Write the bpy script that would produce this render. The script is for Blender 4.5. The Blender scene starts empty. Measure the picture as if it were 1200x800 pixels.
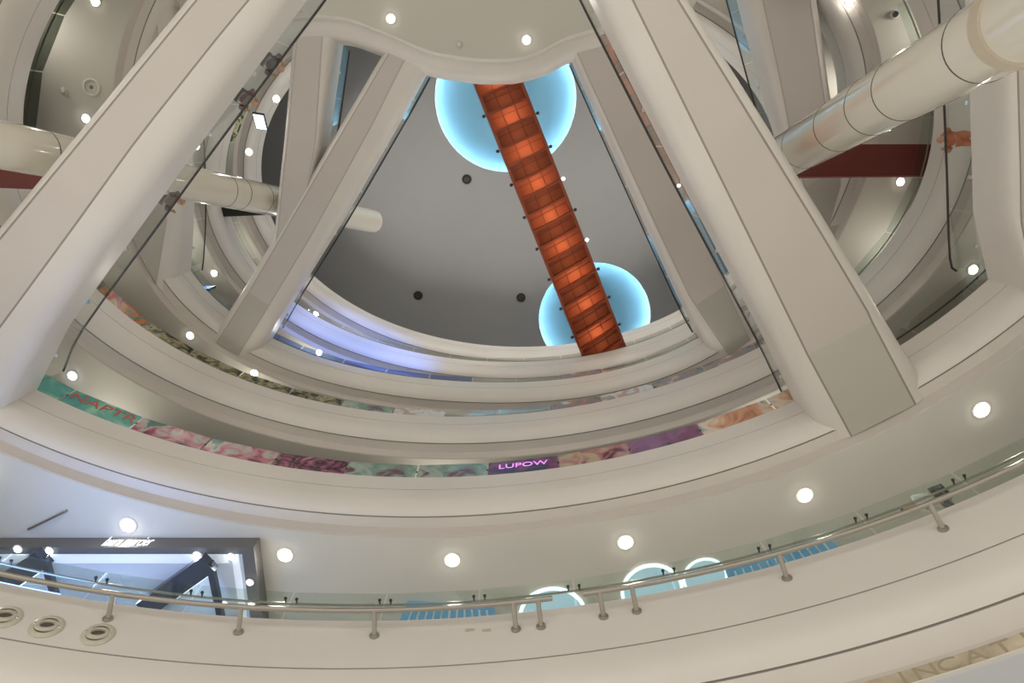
import bpy, bmesh, math, random
from mathutils import Vector, Matrix
import numpy as np
random.seed(7)
sc = bpy.context.scene
COL = sc.collection
PI = math.pi
# ------------------------------------------------------------------ camera
F = 800.0
ELEV = PI / 2 - math.atan(235 / F)
cam = bpy.data.cameras.new('camera')
cam.sensor_width = 36
cam.lens = 36 * F / 1200
cam.clip_start = 0.05
cam.clip_end = 400
cam_ob = bpy.data.objects.new('camera', cam)
COL.objects.link(cam_ob)
cam_ob.rotation_euler = (PI / 2 + ELEV, 0, 0)
sc.camera = cam_ob
CE, SE = math.cos(ELEV), math.sin(ELEV)
FLOOR_Z = -1.6

def at(px, py, z):
    """point of the place at height z that stands at this spot of the survey photograph"""
    x = (px - 600) / F
    u = (400 - py) / F
    X, Y, Z = x, CE - SE * u, SE + CE * u
    return Vector((X / Z * z, Y / Z * z, z))

# ------------------------------------------------------------------ materials
MATS = {}
def mat(name, col, rough=0.5, metal=0.0, spec=0.5, emit=None, estr=0.0, noise=0.0, nscale=4.0, coat=0.0):
    if name in MATS:
        return MATS[name]
    m = bpy.data.materials.new(name)
    m.use_nodes = True
    nt = m.node_tree
    b = nt.nodes['Principled BSDF']
    b.inputs['Base Color'].default_value = (*col, 1)
    b.inputs['Roughness'].default_value = rough
    b.inputs['Metallic'].default_value = metal
    b.inputs['Specular IOR Level'].default_value = spec
    if coat:
        b.inputs['Coat Weight'].default_value = coat
        b.inputs['Coat Roughness'].default_value = 0.04
    if emit:
        b.inputs['Emission Color'].default_value = (*emit, 1)
        b.inputs['Emission Strength'].default_value = estr
    if noise:
        tc = nt.nodes.new('ShaderNodeTexCoord')
        n = nt.nodes.new('ShaderNodeTexNoise')
        n.inputs['Scale'].default_value = nscale
        n.inputs['Detail'].default_value = 5
        r = nt.nodes.new('ShaderNodeValToRGB')
        r.color_ramp.elements[0].position = 0.3
        r.color_ramp.elements[1].position = 0.75
        r.color_ramp.elements[0].color = (*[c * (1 - noise) for c in col], 1)
        r.color_ramp.elements[1].color = (*[min(1, c * (1 + noise * 0.5)) for c in col], 1)
        nt.links.new(tc.outputs['Object'], n.inputs['Vector'])
        nt.links.new(n.outputs['Fac'], r.inputs['Fac'])
        nt.links.new(r.outputs['Color'], b.inputs['Base Color'])
    MATS[name] = m
    return m

def glass_mat(name, tint=(0.90, 0.95, 0.93), refl=0.05):
    if name in MATS:
        return MATS[name]
    m = bpy.data.materials.new(name)
    m.use_nodes = True
    nt = m.node_tree
    nt.nodes.clear()
    out = nt.nodes.new('ShaderNodeOutputMaterial')
    mix = nt.nodes.new('ShaderNodeMixShader')
    tr = nt.nodes.new('ShaderNodeBsdfTransparent')
    gl = nt.nodes.new('ShaderNodeBsdfGlossy')
    lw = nt.nodes.new('ShaderNodeLayerWeight')
    lw.inputs['Blend'].default_value = 0.5
    pw = nt.nodes.new('ShaderNodeMath'); pw.operation = 'POWER'; pw.inputs[1].default_value = 4.0
    mul = nt.nodes.new('ShaderNodeMath')
    mul.operation = 'MULTIPLY_ADD'
    mul.use_clamp = True
    mul.inputs[1].default_value = 0.6
    mul.inputs[2].default_value = refl
    tr.inputs['Color'].default_value = (*tint, 1)
    gl.inputs['Roughness'].default_value = 0.02
    nt.links.new(lw.outputs['Facing'], pw.inputs[0])
    nt.links.new(pw.outputs['Value'], mul.inputs[0])
    nt.links.new(mul.outputs['Value'], mix.inputs['Fac'])
    nt.links.new(tr.outputs['BSDF'], mix.inputs[1])
    nt.links.new(gl.outputs['BSDF'], mix.inputs[2])
    nt.links.new(mix.outputs['Shader'], out.inputs['Surface'])
    MATS[name] = m
    return m

def graphic_mat(name, cols, scale=1.2, seed=0.0, stretch=(1, 1, 1)):
    """printed film on a glass panel: hard edged patches of a few inks"""
    if name in MATS:
        return MATS[name]
    m = bpy.data.materials.new(name)
    m.use_nodes = True
    nt = m.node_tree
    b = nt.nodes['Principled BSDF']
    b.inputs['Roughness'].default_value = 0.25
    tc = nt.nodes.new('ShaderNodeTexCoord')
    mp = nt.nodes.new('ShaderNodeMapping')
    mp.inputs['Location'].default_value = (seed, seed * 0.7, seed * 1.3)
    mp.inputs['Scale'].default_value = stretch
    n = nt.nodes.new('ShaderNodeTexNoise')
    n.inputs['Scale'].default_value = scale
    n.inputs['Detail'].default_value = 3
    n.inputs['Distortion'].default_value = 1.2
    r = nt.nodes.new('ShaderNodeValToRGB')
    cr = r.color_ramp
    cr.interpolation = 'EASE'
    k = len(cols)
    for i in range(k):
        pos = 0.30 + 0.40 * i / (k - 1)
        e = cr.elements[i] if i < 2 else cr.elements.new(pos)
        e.position = pos
    for i, e in enumerate(sorted(cr.elements, key=lambda q: q.position)):
        e.color = (*cols[i], 1)
    nt.links.new(tc.outputs['Object'], mp.inputs['Vector'])
    nt.links.new(mp.outputs['Vector'], n.inputs['Vector'])
    nt.links.new(n.outputs['Fac'], r.inputs['Fac'])
    nt.links.new(r.outputs['Color'], b.inputs['Base Color'])
    MATS[name] = m
    return m

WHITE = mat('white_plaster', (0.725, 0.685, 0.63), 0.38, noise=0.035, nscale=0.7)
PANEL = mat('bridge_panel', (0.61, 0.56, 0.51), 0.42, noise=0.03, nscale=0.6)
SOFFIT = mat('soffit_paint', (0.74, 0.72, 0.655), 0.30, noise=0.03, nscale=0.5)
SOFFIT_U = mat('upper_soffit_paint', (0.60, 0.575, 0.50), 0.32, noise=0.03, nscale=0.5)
LANDING_SHADE = mat('landing_shade', (0.52, 0.50, 0.435), 0.42, noise=0.03, nscale=0.6)  # darker panel colour, the shade below the bridge crease painted in
JOINT = mat('dark_joint', (0.33, 0.295, 0.265), 0.7)
JOINT_F = mat('faint_joint', (0.50, 0.46, 0.42), 0.6)
DECK = mat('deck_stone', (0.45, 0.43, 0.40), 0.4, noise=0.1)
STEEL = mat('brushed_steel', (0.42, 0.39, 0.34), 0.32, metal=0.9)
DARK = mat('dark_handrail', (0.035, 0.033, 0.032), 0.35)
CHROME = mat('chrome', (0.75, 0.75, 0.74), 0.15, metal=1.0)
GLASS = glass_mat('balustrade_glass', (0.94, 0.965, 0.95))
GLASS_G = glass_mat('green_glass', (0.90, 0.945, 0.915), 0.05)
TUBE = mat('gloss_tube', (0.70, 0.66, 0.56), 0.12, coat=0.8)
RED = mat('dark_red_paint', (0.17, 0.035, 0.028), 0.45)
BLACK = mat('black_paint', (0.018, 0.017, 0.016), 0.5)
LENS = mat('lamp_lens', (1, 1, 1), 0.5, emit=(1.0, 0.96, 0.88), estr=22)
LENS_B = mat('lamp_lens_cool', (1, 1, 1), 0.5, emit=(0.85, 0.93, 1.0), estr=22)

# ------------------------------------------------------------------ mesh helpers
class MB:
    def __init__(self):
        self.v, self.f, self.m = [], [], []
    def vert(self, p):
        self.v.append(tuple(p)); return len(self.v) - 1
    def face(self, idx, m=0):
        self.f.append(tuple(idx)); self.m.append(m)
    def grid(self, rows, closed_u=False, closed_v=False, mats=None):
        """rows: list of rows of points, mats: material index per v step"""
        n, k = len(rows), len(rows[0])
        base = len(self.v)
        for r in rows:
            self.v.extend(tuple(p) for p in r)
        for i in range(n if closed_u else n - 1):
            for j in range(k if closed_v else k - 1):
                a = base + i * k + j
                b = base + i * k + (j + 1) % k
                c = base + ((i + 1) % n) * k + (j + 1) % k
                d = base + ((i + 1) % n) * k + j
                self.face((a, b, c, d), mats[j] if mats else 0)
    def box(self, c, half, ax=None, m=0):
        ax = ax or (Vector((1, 0, 0)), Vector((0, 1, 0)), Vector((0, 0, 1)))
        c = Vector(c)
        ids = []
        for sz in (-1, 1):
            for sy in (-1, 1):
                for sx in (-1, 1):
                    ids.append(self.vert(c + ax[0] * sx * half[0] + ax[1] * sy * half[1] + ax[2] * sz * half[2]))
        for q in ((0, 2, 3, 1), (4, 5, 7, 6), (0, 1, 5, 4), (2, 6, 7, 3), (0, 4, 6, 2), (1, 3, 7, 5)):
            self.face([ids[i] for i in q], m)
    def bar(self, a, b, w, h, up=Vector((0, 0, 1)), m=0):
        a, b = Vector(a), Vector(b)
        d = b - a
        L = d.length
        if L < 1e-6: return
        d.normalize()
        s = d.cross(up)
        if s.length < 1e-4: s = d.cross(Vector((1, 0, 0)))
        s.normalize()
        u = s.cross(d)
        self.box((a + b) / 2, (L / 2, w / 2, h / 2), (d, s, u), m)
    def tube(self, pts, r, n=12, cap=True, m=0, closed=False):
        pts = [Vector(p) for p in pts]
        rr = r if isinstance(r, (list, tuple)) else [r] * len(pts)
        rows = []
        prev = None
        for i, p in enumerate(pts):
            if closed:
                t = pts[(i + 1) % len(pts)] - pts[i - 1]
            else:
                t = pts[min(i + 1, len(pts) - 1)] - pts[max(i - 1, 0)]
            t.normalize()
            ref = prev if prev is not None else (Vector((0, 0, 1)) if abs(t.z) < 0.9 else Vector((1, 0, 0)))
            s = ref - t * ref.dot(t)
            s.normalize()
            prev = s
            q = t.cross(s)
            rows.append([p + (s * math.cos(a) + q * math.sin(a)) * rr[i] for a in [2 * PI * k / n for k in range(n)]])
        b0 = len(self.v)
        self.grid(rows, closed_u=closed, closed_v=True, mats=[m] * n)
        if cap and not closed:
            self.face([b0 + k for k in range(n)][::-1], m)
            e = b0 + (len(rows) - 1) * n
            self.face([e + k for k in range(n)], m)
    def lathe(self, c, axis, prof, n=24, m=0, ref=None, mats=None):
        """prof: list of (radius, height along axis)"""
        axis = Vector(axis).normalized()
        ref = Vector((1, 0, 0)) if abs(axis.x) < 0.9 else Vector((0, 1, 0))
        s = (ref - axis * ref.dot(axis)).normalized()
        q = axis.cross(s)
        c = Vector(c)
        rows = [[c + axis * h + (s * math.cos(a) + q * math.sin(a)) * max(r, 1e-4) for r, h in prof]
                for a in [2 * PI * k / n for k in range(n)]]
        self.grid(rows, closed_u=True, mats=mats or [m] * (len(prof) - 1))
    def poly_prism(self, pts, thick, m=0):
        """pts: coplanar horizontal outline, extruded up by thick"""
        n = len(pts)
        a = [self.vert(p) for p in pts]
        b = [self.vert(Vector(p) + Vector((0, 0, thick))) for p in pts]
        self.face(a[::-1], m); self.face(b, m)
        for i in range(n):
            j = (i + 1) % n
            self.face((a[i], a[j], b[j], b[i]), m)
    def build(self, name, mats, parent=None, smooth=35, origin=None, normals=True):
        me = bpy.data.meshes.new(name)
        o = Vector(origin) if origin is not None else Vector((0, 0, 0))
        me.from_pydata([tuple(Vector(p) - o) for p in self.v], [], self.f)
        mats = mats if isinstance(mats, (list, tuple)) else [mats]
        for m in mats: me.materials.append(m)
        me.polygons.foreach_set('material_index', self.m)
        if normals:
            bm = bmesh.new(); bm.from_mesh(me)
            bmesh.ops.remove_doubles(bm, verts=bm.verts, dist=1e-5)
            bmesh.ops.recalc_face_normals(bm, faces=bm.faces)
            bm.to_mesh(me); bm.free()
        if smooth:
            me.polygons.foreach_set('use_smooth', [True] * len(me.polygons))
            me.set_sharp_from_angle(angle=math.radians(smooth))
        me.update()
        ob = bpy.data.objects.new(name, me)
        COL.objects.link(ob)
        if parent is not None:
            ob.parent = parent
            ob.location = o - world_loc(parent)
        else:
            ob.location = o
        return ob

def world_loc(o):
    l = Vector(o.location)
    while o.parent is not None:
        o = o.parent
        l = l + Vector(o.location)
    return l

def tag(o, label, cat, group=None):
    o['label'] = label; o['category'] = cat
    if group: o['group'] = group
    return o

def thing(name, loc, label, cat, group=None):
    o = bpy.data.objects.new(name, None)
    o.empty_display_size = 0.3
    o.location = loc
    COL.objects.link(o)
    return tag(o, label, cat, group)

def structure(o):
    o['kind'] = 'structure'; return o

def resample(pts, n):
    pts = [Vector(p) for p in pts]
    d = [0]
    for i in range(1, len(pts)): d.append(d[-1] + (pts[i] - pts[i - 1]).length)
    out = []
    for k in range(n):
        t = d[-1] * k / (n - 1)
        i = 1
        while i < len(pts) - 1 and d[i] < t: i += 1
        w = (t - d[i - 1]) / max(d[i] - d[i - 1], 1e-9)
        out.append(pts[i - 1].lerp(pts[i], w))
    return out

def smooth_line(pts, per=8):
    """Catmull-Rom through the points"""
    p = [Vector(q) for q in pts]
    p = [p[0] * 2 - p[1]] + p + [p[-1] * 2 - p[-2]]
    out = []
    for i in range(1, len(p) - 2):
        for k in range(per):
            t = k / per
            a, b, c, d = p[i - 1], p[i], p[i + 1], p[i + 2]
            out.append(0.5 * ((2 * b) + (c - a) * t + (2 * a - 5 * b + 4 * c - d) * t * t + (3 * b - a - 3 * c + d) * t ** 3))
    out.append(p[-2])
    return out

# ------------------------------------------------------------------ the oval galleries
H = [12, 18, 23, 28, 33, 37]
RING = {
 0: ((-3.241, -3.493), 13.078, [0.0033, 0, 0.0008, 0.0004, 0.0007, 0, 0.0011, 0.001]),
 1: ((-2.376, -2.139), 11.526, [0.0077, -0.0017, -0.0005, -0.0006, 0.003, -0.0018, 0.0021, 0.0026]),
 2: ((-1.167, 0.007), 9.722, [0.0026, -0.0013, 0.0027, -0.0205, 0.0015, 0.0159, 0.0039, 0.002]),
 3: ((-0.633, 0.938), 9.318, [-0.0172, -0.0286, -0.0294, -0.0136, 0.0061, -0.0018, -0.0217, -0.0169]),
 4: ((-0.305, 2.062), 8.844, [0.0018, 0.0026, 0.0051, 0.0043, 0.003, 0.0089, -0.0032, -0.0041]),
 5: ((0.502, 2.077), 9.104, [-0.0052, -0.0017, -0.0018, 0.0015, -0.0021, -0.0012, -0.0014, 0.0003])}

def edge(k, th, off=0.0, z=0.0):
    """point on the floor edge of gallery k (off: outward from the void), z relative to its floor"""
    (cx, cy), b, w = RING[k]
    def P(t):
        r = b * (1 + sum(w[2 * n] * math.cos((n + 1) * t) + w[2 * n + 1] * math.sin((n + 1) * t) for n in range(4)))
        return Vector((cx + 1.5 * r * math.cos(t), cy + r * math.sin(t), 0))
    p = P(th)
    if off:
        t = P(th + 0.002) - P(th - 0.002)
        t.normalize()
        p = p + Vector((t.y, -t.x, 0)) * off
    p.z = H[k] + z
    return p

def theta_at(k, px, py):
    """angle on gallery k whose floor edge stands nearest this spot of the survey"""
    q = at(px, py, H[k])
    best = min(range(1440), key=lambda i: (edge(k, i * PI / 720) - q).length)
    return best * PI / 720

# outward offset, height, material of the strip that ends here
PROFILE = [(0.0, 0.0, 0), (0.0, -0.72, 0), (0.012, -0.722, 2), (0.012, -0.742, 2), (0.0, -0.745, 2), (0.0, -1.12, 0),
           (0.012, -1.24, 0), (0.05, -1.38, 0), (0.11, -1.51, 0), (0.19, -1.62, 0), (0.28, -1.69, 0),
           (0.285, -1.67, 1), (0.31, -1.672, 1), (0.315, -1.70, 1), (0.60, -1.73, 0)]
LIP = [(0.60, -1.73), (0.66, -2.05), (0.70, -2.07)]
SOFFIT_Z = -2.07
PROFILE0 = [(0.0, 0.0, 0), (0.0, -1.325, 0), (0.012, -1.33, 1), (0.012, -1.355, 1), (0.0, -1.36, 1), (0.0, -1.60, 0), (0.03, -1.80, 0),
            (0.09, -1.96, 0), (0.18, -2.10, 0), (0.29, -2.19, 0), (0.295, -2.165, 1), (0.325, -2.17, 1), (0.33, -2.21, 1), (0.75, -2.40, 0)]
LIP0 = [(0.75, -2.40), (0.80, -2.44)]
N_RING = 288
DRUM_C, DRUM_A, DRUM_B = (-2.0, -2.0), 27.0, 17.5
def drum(th, z, f=1.0):
    return Vector((DRUM_C[0] + DRUM_A * f * math.cos(th), DRUM_C[1] + DRUM_B * f * math.sin(th), z))

GAL_LABEL = {
 0: 'lowest and nearest cream gallery edge, carrying the round steel rail on posts',
 1: 'second cream oval gallery from below, with colourful printed glass and the widest bridges',
 2: 'third cream oval gallery from below, just above the colourful printed glass band',
 3: 'fourth cream oval gallery from below, where the two inner bridges land',
 4: 'blue-lit oval gallery ring at the foot of the glowing orange footbridge',
 5: 'topmost oval gallery ring, right under the grey ceiling'}
GALLERY = {}
for k in range(6):
    g = thing('gallery', edge(k, PI / 2), GAL_LABEL[k], 'gallery')
    GALLERY[k] = g
    ths = [2 * PI * i / N_RING for i in range(N_RING)]
    prof, lip = (PROFILE0, LIP0) if k == 0 else (PROFILE, LIP)
    b = MB()
    b.grid([[edge(k, t, o, z) for o, z, _ in prof] for t in ths], closed_u=True, mats=[m for _, _, m in prof[1:]])
    b.build('fascia', [WHITE, JOINT, JOINT_F], g)
    b = MB()
    b.grid([[edge(k, t, o, z) for o, z in lip] for t in ths], closed_u=True)
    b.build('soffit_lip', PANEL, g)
    b = MB()
    b.grid([[edge(k, t, *lip[-1]), edge(k, t, 3.0, lip[-1][1]), drum(t, H[k] + lip[-1][1], 0.99)] for t in ths], closed_u=True)
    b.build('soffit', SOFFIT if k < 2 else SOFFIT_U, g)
    b = MB()
    b.grid([[edge(k, t, 0.0, 0.0), edge(k, t, 3.0, 0.0), drum(t, H[k], 0.99)] for t in ths], closed_u=True)
    b.build('deck', DECK, g)

# ------------------------------------------------------------------ bridges
def bridge_mesh(g, k, FL, FR, SL, SR, ring_end=True, zb=None, name_mat=PANEL, crease_d=2.4):
    """FL/FR floor edges, SL/SR seams of the underside, all plan polylines from the ring end to the hub end"""
    n = 26
    h = H[k]
    zb = zb or (-1.38 if k == 1 else -1.42)
    seam = JOINT if k == 1 else JOINT_F
    L = [resample(q, n) for q in (FL, FR, SL, SR)]
    zs = [zb] * n
    crease = None
    if ring_end:
        # first stations run on under the gallery to its lip
        ext = []
        def off(p):
            best = min((((edge(k, j * PI / 360) - Vector((p.x, p.y, h))).length, j) for j in range(720)))
            e = edge(k, best[1] * PI / 360); c = Vector((RING[k][0][0], RING[k][0][1], h))
            return best[0] if (Vector((p.x, p.y, h)) - c).length > (e - c).length else -best[0]
        for q in L:
            d = (q[0] - q[1]).normalized()
            a = q[0]
            lo, hi = -3.0, 3.0
            for _ in range(18):
                mid = (lo + hi) / 2
                if off(a + d * mid) < 0.60: lo = mid
                else: hi = mid
            end = a + d * lo
            i = 1
            while (q[i] - end).length < crease_d + 0.1: i += 1
            ext.append([end, end.lerp(q[i], 0.5 * crease_d / (q[i] - end).length), end.lerp(q[i], crease_d / (q[i] - end).length)] + q[i:])
        m = min(len(e) for e in ext)
        L = [e[:2] + [e[2]] + resample(e[3:], m - 3) for e in ext]
        zs = [-1.80, (zb - 1.80) / 2] + [zb] * (m - 2)
        n = m
    def sec(i):
        fl, fr, sl, sr = [Vector((q[i].x, q[i].y, 0)) for q in L]
        zb_ = zs[i]
        def side(f, s):
            r = []
            r.append((f, 0.0)); r.append((f, -0.62)); r.append((f, zb_ + 0.45))
            for a in (0.2, 0.4, 0.6, 0.8):
                w = 1 - math.cos(a * PI / 2)
                r.append((f.lerp(s, w), zb_ + 0.45 - 0.44 * math.sin(a * PI / 2)))
            r.append((s, zb_))
            return [Vector((p.x, p.y, h + z)) for p, z in r]
        return side(fl, sl), side(fr, sr)
    S = [sec(i) for i in range(n)]
    for j, nm in ((0, 'l'), (1, 'r')):
        b = MB()
        rows = []
        for i in range(n):
            r = S[i][j]
            inw = (L[2 + (1 - j)][i] - L[2 + j][i]); inw.z = 0; inw.normalize()
            rows.append(r + [r[-1] + inw * 0.012 + Vector((0, 0, 0.010)), r[-1] + inw * 0.034 + Vector((0, 0, 0.010)), r[-1] + inw * 0.05])
        b.grid(rows, mats=[0] * 7 + [1, 1, 1])
        b.build('side_fascia', [WHITE, seam], g)
    b = MB()
    rows = []
    for i in range(n):
        a, c = S[i][0][-1], S[i][1][-1]
        inw = (c - a).normalized()
        rows.append([a + inw * 0.05, c - inw * 0.05])
    cut = 2 if ring_end else 0
    b.grid(rows[cut:])
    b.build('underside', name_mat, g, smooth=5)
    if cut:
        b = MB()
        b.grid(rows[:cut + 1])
        b.build('landing_panel', LANDING_SHADE, g, smooth=5)
    b = MB()
    b.grid([[S[i][0][0], S[i][1][0]] for i in range(n)])
    b.build('deck', DECK, g)
    return S

def px_line(pts, z):
    return [at(x, y, z) for x, y in pts]

def inset(F_, toward, d):
    out = []
    for p, q in zip(resample(F_, 14), resample(toward, 14)):
        v = q - p; v.z = 0
        out.append(p + v.normalized() * d)
    return out

def balustrade(g, line, z0, panel=2.0, glass=GLASS, mats=None, rail_mat=DARK, height=1.0, rail_z=1.06, rail_r=0.032, inset_d=None, clips=True):
    """glass panels on their own along a plan polyline, plus one handrail; children of g"""
    line = [Vector(p) for p in line]
    tot = sum((line[i + 1] - line[i]).length for i in range(len(line) - 1))
    n = max(1, round(tot / panel))
    pts = resample(line, n + 1)
    for i in range(n):
        a, c = pts[i], pts[i + 1]
        d = (c - a).normalized()
        a2, c2 = a + d * 0.02, c - d * 0.02
        b = MB()
        b.bar(Vector((a2.x, a2.y, z0 + height / 2)), Vector((c2.x, c2.y, z0 + height / 2)), 0.016, height)
        mm = mats[i % len(mats)] if mats else glass
        ob = b.build('glass_panel', mm, g, smooth=0, origin=(a.x, a.y, z0))
        if clips:
            b = MB()
            p = a2.lerp(c2, 0.5)
            b.box((p.x, p.y, z0 + 0.05), (0.05, 0.05, 0.05))
            b.build('clip', CHROME, ob, smooth=0)
    fine = smooth_line(line, 3) if len(line) < 40 else line
    b = MB()
    b.tube([Vector((p.x, p.y, z0 + rail_z)) for p in fine], rail_r, 8)
    b.build('handrail', rail_mat, g)

# --- level 1 (the widest, nearest bridges)
h1 = H[1]
z1b = h1 - 1.38
g = thing('bridge', at(60, 420, h1), 'nearest broad cream bridge on the left, people leaning on its dark handrail', 'bridge')
FRl = px_line([(46, 449), (70, 397), (164, 267), (234, 170), (314, 62), (360, 0), (440, -110), (500, -190)], h1)
SRl = px_line([(-5, 392), (87, 267), (162, 163), (265, 33), (293, 0), (385, -110), (450, -190)], z1b)
FLl = px_line([(-190, 497), (0, 267), (110, 134), (219, 0), (310, -110), (378, -190)], h1 - 1.1)
SLl = px_line([(-180, 497), (9, 267), (119, 134), (229, 0), (319, -110), (385, -190)], z1b)
bridge_mesh(g, 1, FLl, FRl, SLl, SRl)
BR_L = g
balustrade(g, FRl[:7], h1)
g = thing('bridge', at(990, 430, h1), 'nearest broad cream bridge on the right, ending at a dark creased joint', 'bridge')
FLr = px_line([(934, 477), (897, 400), (800, 217), (719, 58), (690, 0), (636, -110), (598, -190)], h1)
SLr = px_line([(975, 477), (940, 405), (872, 267), (800, 121), (740, 0), (690, -104), (650, -190)], z1b)
FRr = px_line([(1048, 395), (1018, 340), (973, 267), (888, 128), (807, 0), (737, -110), (688, -190)], h1 - 1.1)
SRr = px_line([(1038, 405), (1030, 385), (960, 267), (875, 128), (796, 0), (728, -110), (680, -190)], z1b)
bridge_mesh(g, 1, FLr, FRr, SLr, SRr)
balustrade(g, FLr[:6], h1)
g = thing('bridge', at(1152, 328, h1), 'cream bridge at the far right edge, crossed by the large glossy tube', 'bridge')
FL_ = px_line([(1150, 326), (1142, 310), (1139, 200), (1136, 100), (1131, 0), (1126, -120)], h1)
SL_ = px_line([(1199, 330), (1196, 300), (1195, 200), (1192, 100), (1189, 0), (1184, -120)], z1b)
FR_ = px_line([(1330, 270), (1330, 240), (1326, 200), (1322, 100), (1318, 0), (1314, -120)], h1)
SR_ = px_line([(1320, 270), (1318, 240), (1314, 200), (1310, 100), (1306, 0), (1300, -120)], z1b)
bridge_mesh(g, 1, FL_, FR_, SL_, SR_)
balustrade(g, FL_, h1)

# --- level 3 (the inner wheel of bridges round a hub)
h3 = H[3]
z3b = h3 - 1.42
g = thing('bridge', at(300, 390, h3), 'inner cream bridge on the left, beside the glowing blue gallery', 'bridge')
FRi = px_line([(322, 392), (346, 350), (400, 263), (480, 125), (500, 88), (530, 40)], h3)
SRi = px_line([(296, 392), (312, 364), (363, 280), (440, 140), (462, 95), (488, 45)], z3b)
FLi = px_line([(252, 394), (258, 385), (338, 250), (388, 166), (447, 66), (470, 28)], h3 - 1.1)
SLi = px_line([(260, 394), (266, 385), (345, 250), (394, 166), (453, 66), (476, 28)], z3b)
bridge_mesh(g, 3, FLi, FRi, SLi, SRi)
balustrade(g, FRi[:5], h3)
g = thing('bridge', at(850, 390, h3), 'inner cream bridge on the right, with a bright left side', 'bridge')
FLj = px_line([(819, 397), (805, 372), (772, 300), (737, 222), (670, 73), (650, 28)], h3)
SLj = px_line([(848, 410), (817, 367), (785, 300), (750, 225), (686, 85), (662, 30)], z3b)
FRj = px_line([(884, 396), (875, 370), (841, 300), (800, 218), (717, 57), (700, 20)], h3 - 1.1)
SRj = px_line([(876, 396), (868, 370), (834, 300), (793, 218), (710, 57), (692, 20)], z3b)
bridge_mesh(g, 3, FLj, FRj, SLj, SRj)
balustrade(g, FLj[:5], h3)
g = thing('bridge', at(360, 150, h3), 'grey narrow bridge running from the round hub down behind the inner left bridge', 'bridge')
FRa = px_line([(352, 290), (370, 225), (386, 168), (402, 55), (408, 10)], h3)
SRa = px_line([(344, 290), (360, 225), (370, 168), (378, 48), (382, 10)], z3b + 0.03)
FLa = px_line([(316, 300), (322, 270), (327, 220), (333, 167), (344, 47), (348, 5)], h3 - 1.1)
SLa = px_line([(320, 300), (325, 270), (330, 220), (336, 167), (347, 47), (351, 5)], z3b + 0.03)
bridge_mesh(g, 3, FLa, FRa, SLa, SRa, ring_end=False, zb=-1.39)
balustrade(g, FRa[1:4], h3)
g = thing('bridge', at(210, 320, h3), 'slim upright cream bridge behind the left handrail, crossed by the left tube', 'bridge')
FRb = px_line([(224, 322), (226, 300), (228, 240), (224, 120), (219, 0), (212, -120)], h3)
SRb = px_line([(191, 318), (194, 300), (196, 250), (190, 130), (183, 0), (176, -120)], z3b)
FLb = px_line([(146, 300), (148, 260), (148, 180), (141, 87), (135, 0), (128, -120)], h3 - 1.1)
SLb = px_line([(154, 300), (156, 260), (156, 180), (148, 87), (142, 0), (135, -120)], z3b)
bridge_mesh(g, 3, FLb, FRb, SLb, SRb)
balustrade(g, FRb[:4], h3)
g = thing('bridge', at(940, 200, h3), 'grey panelled bridge passing above the large right tube', 'bridge')
FLc = px_line([(985, 350), (955, 290), (910, 170), (888, 95), (863, 0), (832, -120)], h3)
SLc = px_line([(1000, 350), (965, 290), (930, 180), (914, 95), (893, 0), (868, -120)], z3b)
FRc = px_line([(1015, 350), (1003, 290), (987, 190), (973, 113), (957, 0), (940, -120)], h3 - 1.1)
SRc = px_line([(1008, 350), (996, 290), (980, 190), (966, 113), (950, 0), (933, -120)], z3b)
bridge_mesh(g, 3, FLc, FRc, SLc, SRc)
balustrade(g, FLc[1:], h3)

# hub of the inner wheel
g = thing('hub_platform', at(570, 20, h3), 'rounded hub platform at the top centre, with two downlights in its grey underside', 'platform')
fe = smooth_line(px_line([(290, 120), (345, 62), (402, 53), (447, 66), (500, 88), (533, 95), (560, 98.5), (587, 99), (610, 97), (640, 88), (670, 73), (730, 55), (800, 20)], h3), 6)
c0 = at(570, -160, h3); c0.z = h3
# close the outline behind the camera's view with a wide arc
a0 = (fe[-1] - c0); a1 = (fe[0] - c0)
t0 = math.atan2(a0.y, a0.x); t1 = math.atan2(a1.y, a1.x)
if t1 > t0: t1 -= 2 * PI
back = [c0 + Vector((math.cos(t), math.sin(t), 0)) * (a0.length * (1 - w) + a1.length * w)
        for w, t in [(i / 20, t0 + (t1 - t0) * i / 20) for i in range(1, 20)]]
loop = fe + back
n = len(loop)
def loop_off(i, o):
    t = (loop[(i + 1) % n] - loop[i - 1]).normalized()
    return loop[i] + Vector((t.y, -t.x, 0)) * o
# choose the sign that points into the hub
sgn = 1 if (loop_off(30, 0.5) - c0).length < (loop[30] - c0).length else -1
HP = [(0, 0, 0), (0, -1.05, 0), (0.05, -1.25, 0), (0.14, -1.42, 0), (0.28, -1.52, 0), (0.36, -1.55, 0), (0.62, -1.62, 0), (0.66, -1.82, 0), (0.72, -1.86, 0)]
b = MB()
b.grid([[loop_off(i, sgn * o) + Vector((0, 0, z)) for o, z, _ in HP] for i in range(n)], closed_u=True)
b.build('fascia', WHITE, g)
b = MB()
ids = [b.vert(loop_off(i, sgn * 0.72) + Vector((0, 0, -1.86))) for i in range(n)]
b.face(ids)
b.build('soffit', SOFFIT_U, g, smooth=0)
b = MB()
ids = [b.vert(loop[i]) for i in range(n)]
b.face(ids)
b.build('deck', DECK, g, smooth=0)
HUB = g

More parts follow.
